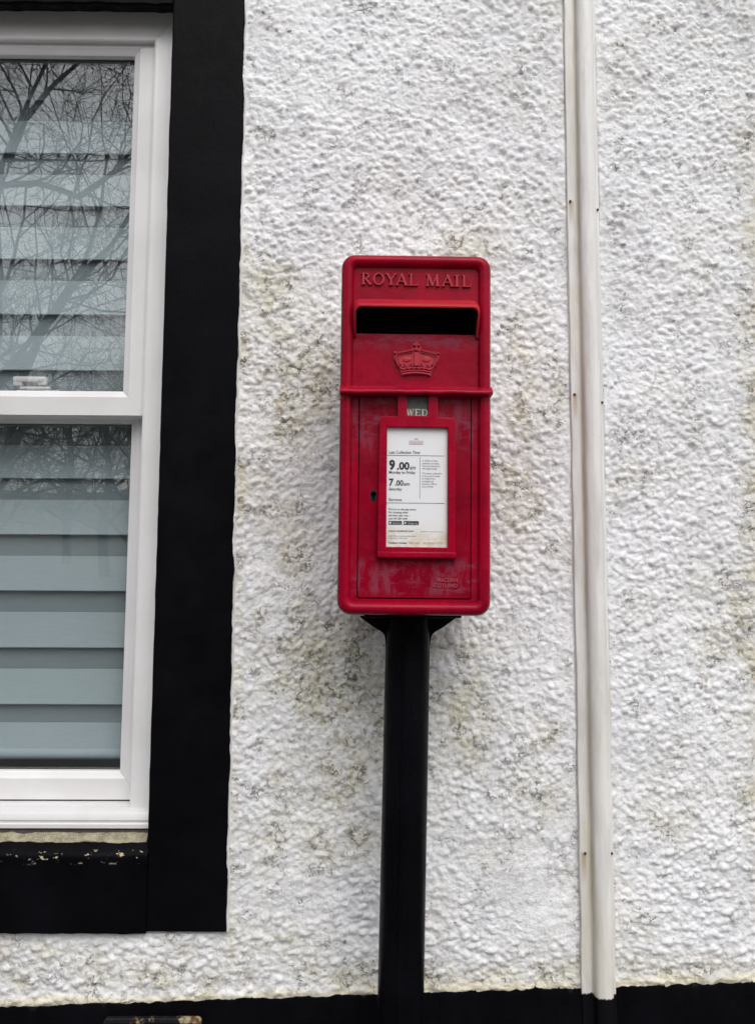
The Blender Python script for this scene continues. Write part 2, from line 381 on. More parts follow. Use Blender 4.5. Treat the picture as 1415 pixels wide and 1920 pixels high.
def build_wall():
    dx = .002; X0, X1, Z0, Z1 = -.94, 1.12, .40, 2.62
    xs = np.arange(X0, X1+dx/2, dx); zs = np.arange(Z0, Z1+dx/2, dx); nx, nz = len(xs), len(zs)
    X, Z = np.meshgrid(xs, zs)
    sh = (nz, nx)
    # smooth, lumpy plaster below, pebbles thrown on top
    h = .0030*fnoise(sh, 110, 110, seed=1) + .0009*fnoise(sh, 34, 34, seed=2)
    smooth = np.zeros(sh)
    def blob(x, z, rx, rz, a=1.0): return a*np.exp(-(((X-x)/rx)**2 + ((Z-z)/rz)**2))
    smooth += blob(.27, .66, .10, .07) + blob(.33, .56, .05, .09, .8) + blob(-.06, 1.50, .05, .10, .5) + blob(.50, .70, .05, .03, .6) + blob(-.20, 1.13, .04, .07, .4)
    smooth = np.clip(smooth + .22*fnoise(sh, 60, 60, seed=3) - .05, 0, 1)
    peb = np.zeros(sh)
    def throw(spacing, r0, r1, power, h0, h1, elong, big):
        N = int((X1-X0)*(Z1-Z0)/spacing**2)
        px = rng.uniform(X0, X1, N); pz = rng.uniform(Z0, Z1, N); u1 = rng.random(N); u2 = rng.random(N); u3 = rng.random(N)
        for k in range(N):
            x, z = px[k], pz[k]
            if x < OX-.01 and OZ0+.02 < z < OZW: continue
            r = r0 + r1*u1[k]**power + (big if u3[k] > .94 else 0)
            lowleft = math.exp(-((x+.13)/.14)**2 - ((z-1.25)/.22)**2)
            foot = 1/(1+math.exp((z-.72)/.06))
            el = 1 + elong*(.4*u3[k] + .8*lowleft + .7*foot*u2[k])
            ang = (u2[k]-.5)*PI*(1-max(lowleft, foot)*.85) + lowleft*1.0 + foot*(.15 if x < .1 else -.12)
            rx, rz = r*el**.5*1.12, r/el**.5*1.12
            hh = r*(h0 + h1*u2[k])
            e = int(max(rx, rz)/dx) + 1
            i0 = int((x-X0)/dx); j0 = int((z-Z0)/dx)
            ia, ib, ja, jb = max(i0-e, 0), min(i0+e+2, nx), max(j0-e, 0), min(j0+e+2, nz)
            if ib <= ia or jb <= ja: continue
            dX = X[ja:jb, ia:ib]-x; dZ = Z[ja:jb, ia:ib]-z; c, s_ = math.cos(ang), math.sin(ang)
            q = ((dX*c+dZ*s_)/rx)**2 + ((-dX*s_+dZ*c)/rz)**2
            np.maximum(peb[ja:jb, ia:ib], hh*np.clip(1-q, 0, 1)**.7, out=peb[ja:jb, ia:ib])
    throw(.0122, .0036, .0036, 1.4, .42, .36, 1.0, .0020)      # the main stones
    throw(.0078, .0017, .0017, 1.2, .35, .40, .5, 0)           # grit between them
    # several coats of paint round the stones off, more in some places than in others
    def blur(a, s_):
        fz = np.fft.fftfreq(nz)[:, None]; fx = np.fft.rfftfreq(nx)[None, :]
        return np.fft.irfft2(np.fft.rfft2(a)*np.exp(-2*(PI*s_)**2*(fx**2+fz**2)), s=sh)
    mixm = np.clip(.38 + .34*fnoise(sh, 75, 75, seed=4), 0, 1)
    peb = blur(peb, .55)*(1-mixm) + blur(peb, 1.2)*1.15*mixm
    h += peb*(1-.88*smooth)
    h += (.00046*fnoise(sh, 4.4, 4.8, seed=5) + .00028*fnoise(sh, 2.0, 2.4, seed=6))*(1-.5*smooth)
    h += .0007*smooth*fnoise(sh, 9, 26, .35, seed=7)
    # flat bed for the strip beside the window margin, under the conduit and at the base line
    near = np.exp(-np.clip(X+.2570, 0, 9)/.007)*(X > -.262)*np.clip((Z-.575)/.01, 0, 1)*(.75+.25*np.clip(fnoise(sh, 25, 25, seed=15), -1, 1))
    h = h*(1-.65*near) + .0085*near
    under = ((X > .3935) & (X < .4595)); h[under] = np.minimum(h[under], -.002)
    inb = (X < -.262); h[inb & (Z > .575)] = np.minimum(h[inb & (Z > .575)], -.003)
    lip = np.exp(-((X-.389)/.018)**2)*.35 + np.exp(-((X-.466)/.012)**2)*.3
    h = h*(1-lip)
    base = .447 + (X+.663)*.0312
    h += .003*np.exp(-((Z-base-.004)/.010)**2)
    h[Z < base+.002] = np.minimum(h[Z < base+.002], .0028); h[Z < base-.012] = -.004
    # grime: (x, z, half width, half height, strength)
    gr = np.zeros(sh)
    for a in ((-.175,1.76,.07,.10,.9), (-.14,1.58,.09,.09,.95), (-.155,1.34,.07,.10,.75), (-.10,1.10,.09,.10,.75), (-.04,1.00,.13,.14,.85), (-.02,1.12,.16,.05,.5), (-.075,.79,.09,.09,.8),
              (.30,1.63,.05,.16,.75), (.27,1.40,.06,.15,.7), (.22,1.90,.09,.05,.45), (.34,.80,.05,.05,.55), (.775,2.0,.035,.35,.9), (.76,1.35,.035,.35,.8), (.735,.9,.035,.25,.7),
              (.20,1.06,.08,.10,.55), (.02,.49,.55,.025,.8), (.56,.78,.06,.05,.35), (-.52,.53,.30,.05,.8), (-.248,1.2,.008,.8,.6), (.375,1.6,.02,.10,.5), (.66,1.18,.06,.12,.25), (.55,.52,.22,.03,.45), (.15,.93,.12,.06,.4)):
        gr += blob(*a)
    gr += .07 + .11*fnoise(sh, 45, 45, seed=9); gr = np.clip(gr*(1+.35*fnoise(sh, 28, 28, seed=10)), 0, 1)
    cream = np.clip(np.exp(-((Z-base-.003)/(.0075+.003*fnoise(sh, 30, 30, seed=12)))**2)*1.1, 0, .85)
    # top of the wall is clean
    gr *= np.clip(1.15-.45*np.clip((Z-1.75)/.35, 0, 1), 0, 1)
    keep = ~((X[:-1, :-1] < OX-.003) & (Z[:-1, :-1] > OZ0) & (Z[:-1, :-1] < OZW))
    idx = np.arange(nx*nz).reshape(sh)
    q = np.stack([idx[:-1, :-1], idx[:-1, 1:], idx[1:, 1:], idx[1:, :-1]], -1)[keep]
    used = np.zeros(nx*nz, bool); used[q.ravel()] = True; remap = np.cumsum(used)-1; q = remap[q]
    V = np.stack([X.ravel(), -h.ravel(), Z.ravel()], -1)[used]
    # the rest of the house front, plain quads butted on to the textured part
    ext = [(-6, X0, 0, Z0), (X0, X1, 0, Z0), (X1, 6, 0, Z0), (X1, 6, Z0, Z1), (-6, X0, Z1, 5.2), (X0, X1, Z1, 5.2), (X1, 6, Z1, 5.2),
           (-6, OL, Z0, Z1), (OL, X0, Z0, OZ0), (OL, X0, OZW, Z1)]
    ev, eq = [], []
    for x0, x1, z0, z1 in ext:
        o = len(V)+len(ev); ev += [(x0,.001,z0),(x1,.001,z0),(x1,.001,z1),(x0,.001,z1)]; eq.append((o,o+1,o+2,o+3))
    # reveals and body thickness of the masonry
    def quad(*p):
        o = len(V)+len(ev); ev.extend(p); eq.append((o,o+1,o+2,o+3))
    T = .42
    quad((OX,.002,OZ0),(OX,T,OZ0),(OX,T,OZW),(OX,.002,OZW)); quad((OL,.002,OZ0),(OL,.002,OZW),(OL,T,OZW),(OL,T,OZ0))
    quad((OL,.002,OZW),(OX,.002,OZW),(OX,T,OZW),(OL,T,OZW)); quad((OL,.002,OZ0),(OL,T,OZ0),(OX,T,OZ0),(OX,.002,OZ0))
    quad((-6,T,5.2),(-6,.001,5.2),(6,.001,5.2),(6,T,5.2)); quad((-6,.001,0),(-6,.001,5.2),(-6,T,5.2),(-6,T,0)); quad((6,.001,0),(6,T,0),(6,T,5.2),(6,.001,5.2))
    V2 = np.concatenate([V, np.array(ev)]); Q2 = np.concatenate([q, np.array(eq)]).astype(np.int32)
    me = bpy.data.meshes.new('wall'); me.vertices.add(len(V2)); me.vertices.foreach_set('co', V2.astype(np.float32).ravel())
    me.loops.add(Q2.size); me.loops.foreach_set('vertex_index', Q2.ravel()); me.polygons.add(len(Q2))
    me.polygons.foreach_set('loop_start', np.arange(0, Q2.size, 4, dtype=np.int32)); me.polygons.foreach_set('use_smooth', np.ones(len(Q2), bool))
    me.update(calc_edges=True)
    for nm, a in (('grime', gr), ('cream', cream)):
        at = me.attributes.new(nm, 'FLOAT', 'POINT'); at.data.foreach_set('value', np.concatenate([a.ravel()[used], np.full(len(ev), .2 if nm == 'grime' else 0.)]).astype(np.float32))
    me.materials.append(M['wall']); o = bpy.data.objects.new('wall', me); COL.objects.link(o); o.parent = house
build_wall()

def wob(n, amp, seed):
    g = np.random.default_rng(seed).standard_normal(n+40)
    a = np.convolve(g, np.hanning(15)/3.2, 'same')[20:20+n]*amp; c = np.convolve(g, np.hanning(5)/1.7, 'same')[20:20+n]*amp*.45
    return a + c

# plinth: black painted base with a hand-cut ragged top line
def build_plinth():
    b = MB(); dx = .002; xs = np.arange(-1.0, 1.14, dx); n = len(xs); e = wob(n, .0011, 3); y = wob(n, .0016, 4)
    spike = (np.random.default_rng(8).random(n) > .985)*.003
    top = .447 + (xs+.663)*.0312 + e + spike
    rows = [[(x, -.0030, t+.0004) for x, t in zip(xs, top)], [(x, -.0052+yy*.2, t-.0008) for x, t, yy in zip(xs, top, y)]]
    yn = [wob(n, .0006, 20+k) for k in range(8)]
    for k in range(8): rows.append([(x, -.0062+yy, t-.008-.06*k if k < 7 else 0) for x, t, yy in zip(xs, top, yn[k])])
    b.loft(rows, closed=False)
    b.box(-6, -1.0, -.0062, .0, 0, .437); b.box(1.138, 6, -.0062, .0, 0, .503)
    b.build('plinth', M['black'], house)
build_plinth()

# black margins: lintel, jambs, sill with slightly wandering painted edges
def margin(name, outline, front, back, mats, bev=.004):
    b = MB(); b.plate([outline], front, back, bev)
    return b.build(name, mats, house, 50)
zz = np.linspace(.5805, 2.62, 330); xo = -.2585 + wob(330, .0009, 31); xo += np.interp(zz, [.58, .75, 1.1, 1.5, 2.0, 2.45], [.0026, .001, .0005, -.001, 0, -.001])
xi = np.full(330, OX) + wob(330, .0003, 32)
poly = list(zip(xo, zz)) + [(x, z) for x, z in zip(xi[::-1], zz[::-1]) if z > .70] + [(OX+.0, .70), (OX+.0, .5805+.001)]
margin('jamb', poly, -.0125, .012, M['black'])
b = MB(); e = xo+.0014+np.abs(wob(330, .0007, 33)); b.loft([[(x-.004, -.0035, z) for x, z in zip(e, zz)], [(x, -.0108, z) for x, z in zip(e, zz)], [(x+.0022, -.0085, z) for x, z in zip(e, zz)], [(x+.004, .004, z) for x, z in zip(e, zz)]], closed=False)
b.build('paint_edge', M['edge'], house)
margin('jamb', [(OL-.15, .5805), (OL, .5805), (OL, 2.62), (OL-.15, 2.62)], -.0125, .012, M['black'])
b = MB(); xs = np.linspace(OL+.0005, OX-.0005, 200); zb = OZ1 + wob(200, .0012, 35)
b.loft([[(x, .042, z+.0235) for x, z in zip(xs, zb)], [(x, -.0085, z+.001) for x, z in zip(xs, zb)], [(x, -.0122, z+.005) for x, z in zip(xs, zb)], [(x, -.0122, 2.62) for x in xs], [(x, .01, 2.62) for x in xs]], closed=False)
b.build('lintel', M['black'], house, 30)
b = MB(); xs = np.linspace(OL-.002, OX+.0025, 260); zb = .5795 + wob(260, .0007, 36); nz_ = wob(260, .0010, 37)
prof = [(.045, .7480), (.012, .7445), (-.004, .7345), (-.0145, .7240), (-.0195, .7190), (-.0205, .7120), (-.0185, .7040), (-.0158, .690), (-.0150, .62), (-.0148, None), (.012, None)]
b.loft([[(x, y + (q*.5 if y < 0 else 0), (z + q*(.5 if z > .7 else 0)) if z is not None else zq) for x, zq, q in zip(xs, zb, nz_)] for y, z in prof], closed=False)
b.build('sill', M['sill'], house, 60)
# mortar fillet and flaking paint between the plastic cill and the stone sill
b = MB(); xs = np.linspace(-1.49, OX-.004, 300); k1 = wob(300, .0012, 41); k2 = wob(300, .0012, 42); k3 = np.abs(wob(300, .0022, 43))
b.loft([[(x, .022, .762) for x in xs], [(x, .016+q*.4, .7555+q) for x, q in zip(xs, k1)], [(x, .006+q*.5, .7475+q) for x, q in zip(xs, k2)], [(x, -.001+q*.6, .7375+q) for x, q in zip(xs, k1)], [(x, .004, .728) for x in xs]], closed=False)
b.build('mortar_joint', M['mortar'], house)
b = MB(); b.loft([[(x, .0135, .7595) for x in xs], [(x, .0095-q*.3, .7545-q*.9) for x, q in zip(xs, k3)], [(x, .0115, .7535-q*1.1) for x, q in zip(xs, k3)]], closed=False)
b.build('flaking_paint', M['flake'], house)

# window: white plastic sliding sash
win = empty('window', (0, 0, 0)); win.parent = house
win['label'] = 'white plastic sliding sash window set in black margins'
def mitre(b, x0, x1, z0, z1, prof, gap=.0004, sides='lrt'):
    """mitred lengths of a moulded profile [(side inset, head inset, y)...]; the jambs run down on to the cill"""
    for s_ in sides:
        loops = []
        for ix, iz, y in prof:
            if s_ == 'l': loops.append([(x0+ix, y, z0), (x0+ix, y, z1-iz-gap)])
            if s_ == 'r': loops.append([(x1-ix, y, z0), (x1-ix, y, z1-iz-gap)])
            if s_ == 't': loops.append([(x0+ix+gap, y, z1-iz), (x1-ix-gap, y, z1-iz)])
        b.loft(loops, closed=False)
fx0, fx1 = OL, OX
b = MB()   # outer frame: head and jambs with a small rounded inner bead
pf = [(0, 0, .10), (0, 0, .040), (.020, .030, .040), (.0395, .0545, .0405), (.0420, .0575, .0392), (.0455, .0615, .0392), (.0490, .0640, .0412), (.0495, .0643, .12)]
mitre(b, fx0, fx1, .757, 2.4155, pf)
b.build('window_frame', M['upvc'], win, 35)
b = MB()   # projecting cill with a rounded nose
cp = [(.10, .7895), (.0520, .7895), (.0515, .7882), (.0490, .7882), (.0485, .7893), (.030, .7890), (.016, .7878), (.0095, .7855), (.0072, .7800), (.0065, .7745), (.0085, .7720), (.0085, .7690), (.0060, .7670), (.0065, .7600), (.010, .7585), (.10, .7585)]
b.loft([[(OL+.002, y, z), (OX-.0015, y, z)] for y, z in cp], closed=False)
b.build('cill', M['upvc'], win, 35)
def sash(x0, x1, z0, z1, gx0, gx1, gz0, gz1, yf, yg, name='sash'):
    b = MB(); t = .012
    steps = [(None, yf+.045), (None, yf), (t+.0015, yf), (t, yf+.0012), (.0045, yf+.004), (0, yf+.0075), (0, yg)]
    for s_ in 'lrtb':                       # stiles and rails, then the glazing bead, mitred at the corners
        rows = []
        for k, y in steps:
            X0, X1, Z0, Z1 = (x0, x1, z0, z1) if k is None else (gx0-k, gx1+k, gz0-k, gz1+k)
            rows.append({'l': [(X0, y, Z0), (X0, y, Z1)], 'r': [(X1, y, Z0), (X1, y, Z1)], 't': [(X0, y, Z1), (X1, y, Z1)], 'b': [(X0, y, Z0), (X1, y, Z0)]}[s_])
        rows = [[Vector(p) for p in r] for r in rows]
        for r in rows[2:]:                  # hairline mitre joint
            d = (r[1]-r[0]).normalized()*.0003; r[0] = r[0]+d; r[1] = r[1]-d
        b.loft(rows, closed=False)
    return b.build(name, M['upvc'], win, 25)
sash(OL+.05, -.4560, 1.5550, 2.3530, OL+.10, -.5005, 1.6060, 2.3300, .052, .072)
sash(OL+.05, -.4505, .7925, 1.6000, OL+.10, -.4910, .8465, 1.5480, .088, .108)
b = MB(); b.box(OL+.02, OX-.03, .0895, .12, .7890, .7945); b.box(OL+.02, OX-.03, .0490, .0515, .7878, .7886); b.build('gap_shade_strip', M['gasket'], win)  # dark strips stand in for shade in the rail gap and cill groove
for (x0, x1, z0, z1, y) in ((OL+.10, -.5005, 1.6060, 2.3300, .0725), (OL+.10, -.4910, .8465, 1.5480, .1085)):
    b = MB(); b.box(x0-.003, x1+.003, y, y+.004, z0-.003, z1+.003); b.build('pane', M['glass'], win, smooth=False)
    g = MB()
    for q in ((x0-.004, x0+.0016, z0-.004, z1+.004), (x1-.0016, x1+.004, z0-.004, z1+.004), (x0, x1, z0-.004, z0+.0016), (x0, x1, z1-.0016, z1+.004)):
        g.box(q[0], q[1], y+.0045, y+.016, q[2], q[3])
    g.build('gasket', M['gasket'], win)
b = MB()   # white catch on the meeting rail, seen through the glass
b.box(-.735, -.645, .098, .118, 1.602, 1.6175, 0, .003); b.box(-.728, -.664, .098, .114, 1.6175, 1.6255, 0, .003)
b.box(-.742, -.672, .096, .112, 1.634, 1.6465, 0, .004); b.box(-.742, -.722, .098, .112, 1.6255, 1.640, 0, .003); b.box(-.690, -.672, .098, .112, 1.627, 1.640, 0, .003)
b.build('sash_catch', M['upvc'], win)
b = MB()   # room behind the window
for p in (((-2.2, 2.6), (.42, 2.6), (.2, 2.9)),):
    (x0, x1), (y0, y1), (z0, z1) = p
    b.add([(x0,y1,z0),(x1,y1,z0),(x1,y1,z1),(x0,y1,z1),(x0,y0,z0),(x1,y0,z0),(x1,y0,z1),(x0,y0,z1)], [(0,1,2,3),(4,5,1,0),(7,6,2,3),(4,0,3,7),(5,6,2,1)])
b.build('room', M['room'], house, smooth=False)

# banded roller blind hanging inside
blind = empty('window_blind', (-.9, .16, 2.5))
tag(blind, 'grey blind of light and dark horizontal bands closed behind the window glass', 'blind')
ln = [2.535, 2.412, 2.2897, 2.1648, 2.044, 1.9223, 1.7986, 1.6754, 1.558, 1.4406, 1.3209, 1.2028, 1.0851, .969, .878]
b = MB(); bx0, bx1 = -1.47, -.425
def P(x, y, z): return (x+.9, y-.16, z-2.5)
for a, c in zip(ln[:-1], ln[1:]):
    s_ = .046 if c > .9 else .040
    b.loft([[P(bx0, .1640, a+.004), P(bx1, .1640, a+.004)], [P(bx0, .1650, a-s_), P(bx1, .1650, a-s_)]], closed=False, mi=1)
    b.loft([[P(bx0, .1655, a-s_+.0005), P(bx1, .1655, a-s_+.0005)], [P(bx0, .1610, a-s_), P(bx1, .1610, a-s_)], [P(bx0, .1585, (a-s_)*.6+c*.4), P(bx1, .1585, (a-s_)*.6+c*.4)], [P(bx0, .1520, c), P(bx1, .1520, c)], [P(bx0, .1540, c-.0015), P(bx1, .1540, c-.0015)], [P(bx0, .1640, c+.003), P(bx1, .1640, c+.003)]], closed=False)
b.build('fabric', [M['cloth'], M['sheer']], blind, 30)
b = MB(); b.tube([P(bx0, .156, .868), P(bx1, .156, .868)], .0115, 14); b.build('bottom_rail', M['cloth'], blind, 50)

# ------------------------------------------------------------------ cable conduit cover
pipe = empty('conduit_cover', (.427, 0, 0))
tag(pipe, 'old white painted half-round conduit cover nailed up the roughcast wall', 'pipe')
def conduit():
    b = MB(); zs_ = np.linspace(0, 5.0, 420); rr = wob(420, .0005, 51); ww = wob(420, .0006, 52); loops = []
    cx, r, hgt = .4335, .0172, .0085
    for z, q, q2 in zip(zs_, rr, ww):
        p = [(.3952, .004), (.3952, -.0075), (.3960, -.0088), (.4120, -.0094), (.4150, -.0098)]
        p += [(cx - r*math.cos(t), -.0105-hgt*min(1, math.sin(t)*2.2) - .013*math.sin(t)) for t in (PI*k/14 for k in range(15))]
        p += [(.4520, -.0098), (.4545, -.0094), (.4575, -.0088), (.4582, -.0075), (.4582, .004)]
        loops.append([(x+q-.427, y+q2*.7, z) for x, y in p])
    b.loft(loops, closed=False); o = b.build('cover', M['conduit'], pipe, 50)
    # material works in wall coordinates: keep the mesh there
    for v in o.data.vertices: v.co.x += .427
    o.location.x = -.427
conduit()
for x, z in ((.3999, 1.9846), (.4545, 1.9672), (.4012, 1.5896), (.4550, 1.574), (.4050, .7211), (.4545, .7211)):
    b = MB(); b.ball((x-.427, -.0108, z), .0026, 0, 1, .8, 1); b.tube([(x-.427, -.0100, z), (x-.427, .010, z)], .0012, 6); b.build('nail', M['rust'], pipe)

# ------------------------------------------------------------------ air vent let into the base, only its top edge in view
vent = empty('air_vent', (-.385, -.012, .37)); tag(vent, 'rust-stained iron air vent in the black base, cut off by the photo edge', 'vent')
b = MB(); b.plate([rrect(-.088, .088, -.064, .0645, .008), [(-.078, -.055), (.078, -.055), (.078, .056), (-.078, .056)]], -.008, .004, .0015); b.build('frame', M['vent'], vent)
b = MB()
for k in range(9): b.box(-.0775, .0775, -.0045, .002, -.054+.0122*k, -.0478+.0122*k)
b.build('grille', M['black'], vent)

# ------------------------------------------------------------------ post box
A, LEAN = R(.32), R(1.6)
pb = empty('post_box', (.0736, -.26, 1.1677))
ux = Vector((math.cos(A), 0, -math.sin(A))); uz0 = Vector((math.sin(A), 0, math.cos(A))); uy = Vector((0, 1, 0))
uz = uz0*math.cos(LEAN) - uy*math.sin(LEAN); un = uy*math.cos(LEAN) + uz0*math.sin(LEAN)
Rm = Matrix((ux, un, uz)).transposed(); pb.rotation_euler = Rm.to_euler()
tag(pb, 'red iron pillar-mounted post box with crown, slot and collection notice on a black post', 'post box')
HW, HT, CR = .1243, .5935, .0225
def rl(inset, y): return [(x, y, z) for x, z in rrect(-HW+inset, HW-inset, -.0035+inset, HT-inset, max(CR-inset*.72, .004), 7)]
b = MB()
loops = [rl(.004, .205), rl(0, .200), rl(0, .016)]
for k in range(1, 9):
    t = PI/2*k/8; loops.append(rl(.0115*(1-math.cos(t)), .016-.016*math.sin(t)))
for i, y in ((.0150, .0006), (.0185, .0035), (.0205, .0085), (.0215, .0150), (.0220, .020)): loops.append(rl(i, y))
b.loft(loops, cap0=True)
# face plate inside the rim, with openings for the slot and the door
def rect(x0, x1, z0, z1): return [(x0, z0), (x1, z0), (x1, z1), (x0, z1)]
b.plate([rect(-.108, .108, .012, .578), rect(-.0985, .0985, .4600, .5135), rrect(-.0930, .0930, .0228, .3585, .003, 3)], .0120, .018)
# dark inside of the slot
b.add([(-.0985,.018,.4600),(.0985,.018,.4600),(.0985,.12,.4600),(-.0985,.12,.4600),(-.0985,.018,.5135),(.0985,.018,.5135),(.0985,.12,.5135),(-.0985,.12,.5135)], [(0,1,2,3),(4,7,6,5),(3,2,6,7),(0,3,7,4),(1,5,6,2)], 1)
b.add([(-.095,.021,.02),(.095,.021,.02),(.095,.021,.36),(-.095,.021,.36)], [(0,1,2,3)], 1)
b.build('casing', [M['red'], M['dark']], pb, 35)

# hood over the posting slot: an arch standing out from the face
def arch(x, zt, zb, r, y, n=6):
    p = [(-x, y, zb)]
    for i in range(n+1):
        t = R(180-90*i/n); p.append((-x+r+r*math.cos(t), y, zt-r+r*math.sin(t)))
    for i in range(n+1):
        t = R(90-90*i/n); p.append((x-r+r*math.cos(t), y, zt-r+r*math.sin(t)))
    return p + [(x, y, zb)]
def slope(lp, k):  # cheeks die back into the face towards the bottom
    zt = max(p[2] for p in lp); zb = min(p[2] for p in lp); return [(p[0], .0118-(.0118-p[1])*(.12+.88*((p[2]-zb)/(zt-zb))**.8) if k else p[1], p[2]) for p in lp]
b = MB()
L = [arch(.1052, .5190, .4520, .012, .0125), slope(arch(.1046, .5165, .4525, .012, .0075), 0), slope(arch(.1040, .5105, .4528, .012, -.0065), 1),
     slope(arch(.1030, .5040, .4530, .012, -.0185), 1), slope(arch(.1015, .4985, .4532, .011, -.0245), 1), slope(arch(.1000, .4955, .4535, .010, -.0255), 1), slope(arch(.0988, .4940, .4538, .009, -.0245), 1)]
b.loft(L, closed=False)
I_ = [L[-1], slope(arch(.0986, .4985, .4538, .009, -.0180), 1), slope(arch(.0984, .5050, .4538, .008, -.0060), 1), arch(.0982, .5130, .4600, .006, .0140)]
b.loft(I_, closed=False, mi=1); hood = b.build('hood', [M['worn'], M['dark']], pb, 60)  # hood's inner faces near-black: deep shade under the lip, put into the colour
hood['label'] = 'sun-faded hood arching over the posting slot'
# moulded drip ledge across the whole face
b = MB(); pr = [(.013, .3725), (.006, .3718), (-.0015, .3690), (-.0080, .3645), (-.0118, .3612), (-.0128, .3585), (-.0120, .3562), (-.0085, .3552), (.013, .3556)]
xs = np.linspace(-.1243, .1243, 60); q = wob(60, .0004, 61)
b.loft([[(x, y, z+(qq if y < 0 else 0)) for x, qq in zip(xs, q)] for y, z in pr], closed=False)
for sx in (-1, 1):
    x = .1243*sx; o = len(b.v); b.add([(x, y, z) for y, z in pr], [tuple(range(len(pr)))])
b.build('ledge', M['red'], pb, 50)

# raised serif lettering ROYAL MAIL
def stroke(x0, z0, x1, z1, w0, w1=None):
    w1 = w0 if w1 is None else w1; d = Vector((x1-x0, z1-z0)).normalized(); n_ = Vector((-d.y, d.x))
    return [(x0+n_.x*w0/2, z0+n_.y*w0/2), (x0-n_.x*w0/2, z0-n_.y*w0/2), (x1-n_.x*w1/2, z1-n_.y*w1/2), (x1+n_.x*w1/2, z1+n_.y*w1/2)]
def serif(x, z, w=.34, up_=True):
    t = .07; s_ = t if up_ else -t; return [(x-w/2, z), (x+w/2, z), (x+w*.32, z+s_), (x-w*.32, z+s_)]
def ring(cx, cz, rx, rz, tx, tz, n=24, a0=0, a1=360):
    k = n+1; o_ = [(cx+rx*math.cos(R(a0+(a1-a0)*i/n)), cz+rz*math.sin(R(a0+(a1-a0)*i/n))) for i in range(k)]
    i_ = [(cx+(rx-tx)*math.cos(R(a0+(a1-a0)*i/n)), cz+(rz-tz)*math.sin(R(a0+(a1-a0)*i/n))) for i in range(k)]
    return [[o_[i], o_[i+1], i_[i+1], i_[i]] for i in range(n)]
GLY = {'R': [stroke(.24, 0, .24, 1, .17), serif(.24, 0, .44), serif(.20, 1, .36, False)] + ring(.40, .745, .36, .255, .15, .075, 14, -90, 90) + [stroke(.24, .965, .42, .965, .07), stroke(.24, .525, .42, .525, .07), stroke(.44, .51, .86, .0, .16), serif(.88, 0, .26)],
       'O': ring(.5, .5, .5, .52, .155, .075, 30),
       'Y': [stroke(.5, 0, .5, .5, .17), serif(.5, 0, .44), stroke(.5, .46, .14, 1, .17, .16), stroke(.5, .46, .88, 1, .09), serif(.14, 1, .36, False), serif(.88, 1, .30, False)],
       'A': [stroke(.10, 0, .50, 1.02, .08), stroke(.47, 1.02, .86, 0, .17), stroke(.25, .34, .72, .34, .07), serif(.12, 0, .30), serif(.86, 0, .36)],
       'L': [stroke(.24, 0, .24, 1, .17), serif(.24, 1, .42, False), serif(.22, 0, .36), stroke(.24, .035, .86, .035, .07), [(.80, 0), (.88, 0), (.93, .27), (.87, .27)]],
       'M': [stroke(.16, 0, .20, 1, .08), stroke(.20, 1, .52, .04, .17), stroke(.52, .04, .84, 1, .08), stroke(.84, 1, .88, 0, .17), serif(.15, 0, .28), serif(.88, 0, .34), serif(.18, 1, .28, False), serif(.88, 1, .28, False)],
       'I': [stroke(.5, 0, .5, 1, .36), serif(.5, 0, .95), serif(.5, 1, .95, False)],
       'W': [stroke(.10, 1, .32, 0, .16), stroke(.32, 0, .52, .95, .08), stroke(.50, .95, .70, 0, .16), stroke(.70, 0, .92, 1, .08), serif(.10, 1, .30, False), serif(.92, 1, .26, False)],
       'E': [stroke(.24, 0, .24, 1, .20), stroke(.24, .045, .84, .045, .09), stroke(.24, .955, .80, .955, .09), stroke(.24, .51, .62, .51, .08), [(.80, .0), (.90, 0), (.92, .30), (.85, .30)], [(.76, 1), (.85, 1), (.86, .74), (.79, .74)], serif(.2, 0, .36), serif(.2, 1, .36, False)],
       'D': [stroke(.24, 0, .24, 1, .20), stroke(.2, .045, .5, .045, .09), stroke(.2, .955, .5, .955, .09), serif(.2, 0, .34), serif(.2, 1, .34, False)] + ring(.46, .5, .48, .5, .19, .09, 16, -90, 90)}
def serif_text(b, items, z0, hgt, yb, yf):
    """items: (letter, x0, x1, dz)"""
    k = 0
    for ch, x0, x1, dz in items:
        for poly in GLY[ch]:
            k += 1; b.prism([(x0+(x1-x0)*x, z0+dz+hgt*z) for x, z in poly], yf-.00003*(k % 17), yb)
U = .00089
def pu(px): return (px-778)*U - .0015
lett = [('R', 676, 697, 0), ('O', 699, 720, -.0003), ('Y', 722, 743, -.0008), ('A', 741, 764, -.0011), ('L', 765, 785, -.0016), ('M', 797, 822, -.0022), ('A', 827, 850, -.0026), ('I', 850, 861, -.0030), ('L', 864, 884, -.0032)]
b = MB(); serif_text(b, [(c, pu(a), pu(e), d*.6) for c, a, e, d in lett], .5425, .0195, .0122, .0080)
o = b.build('lettering', M['rub'], pb, 30)

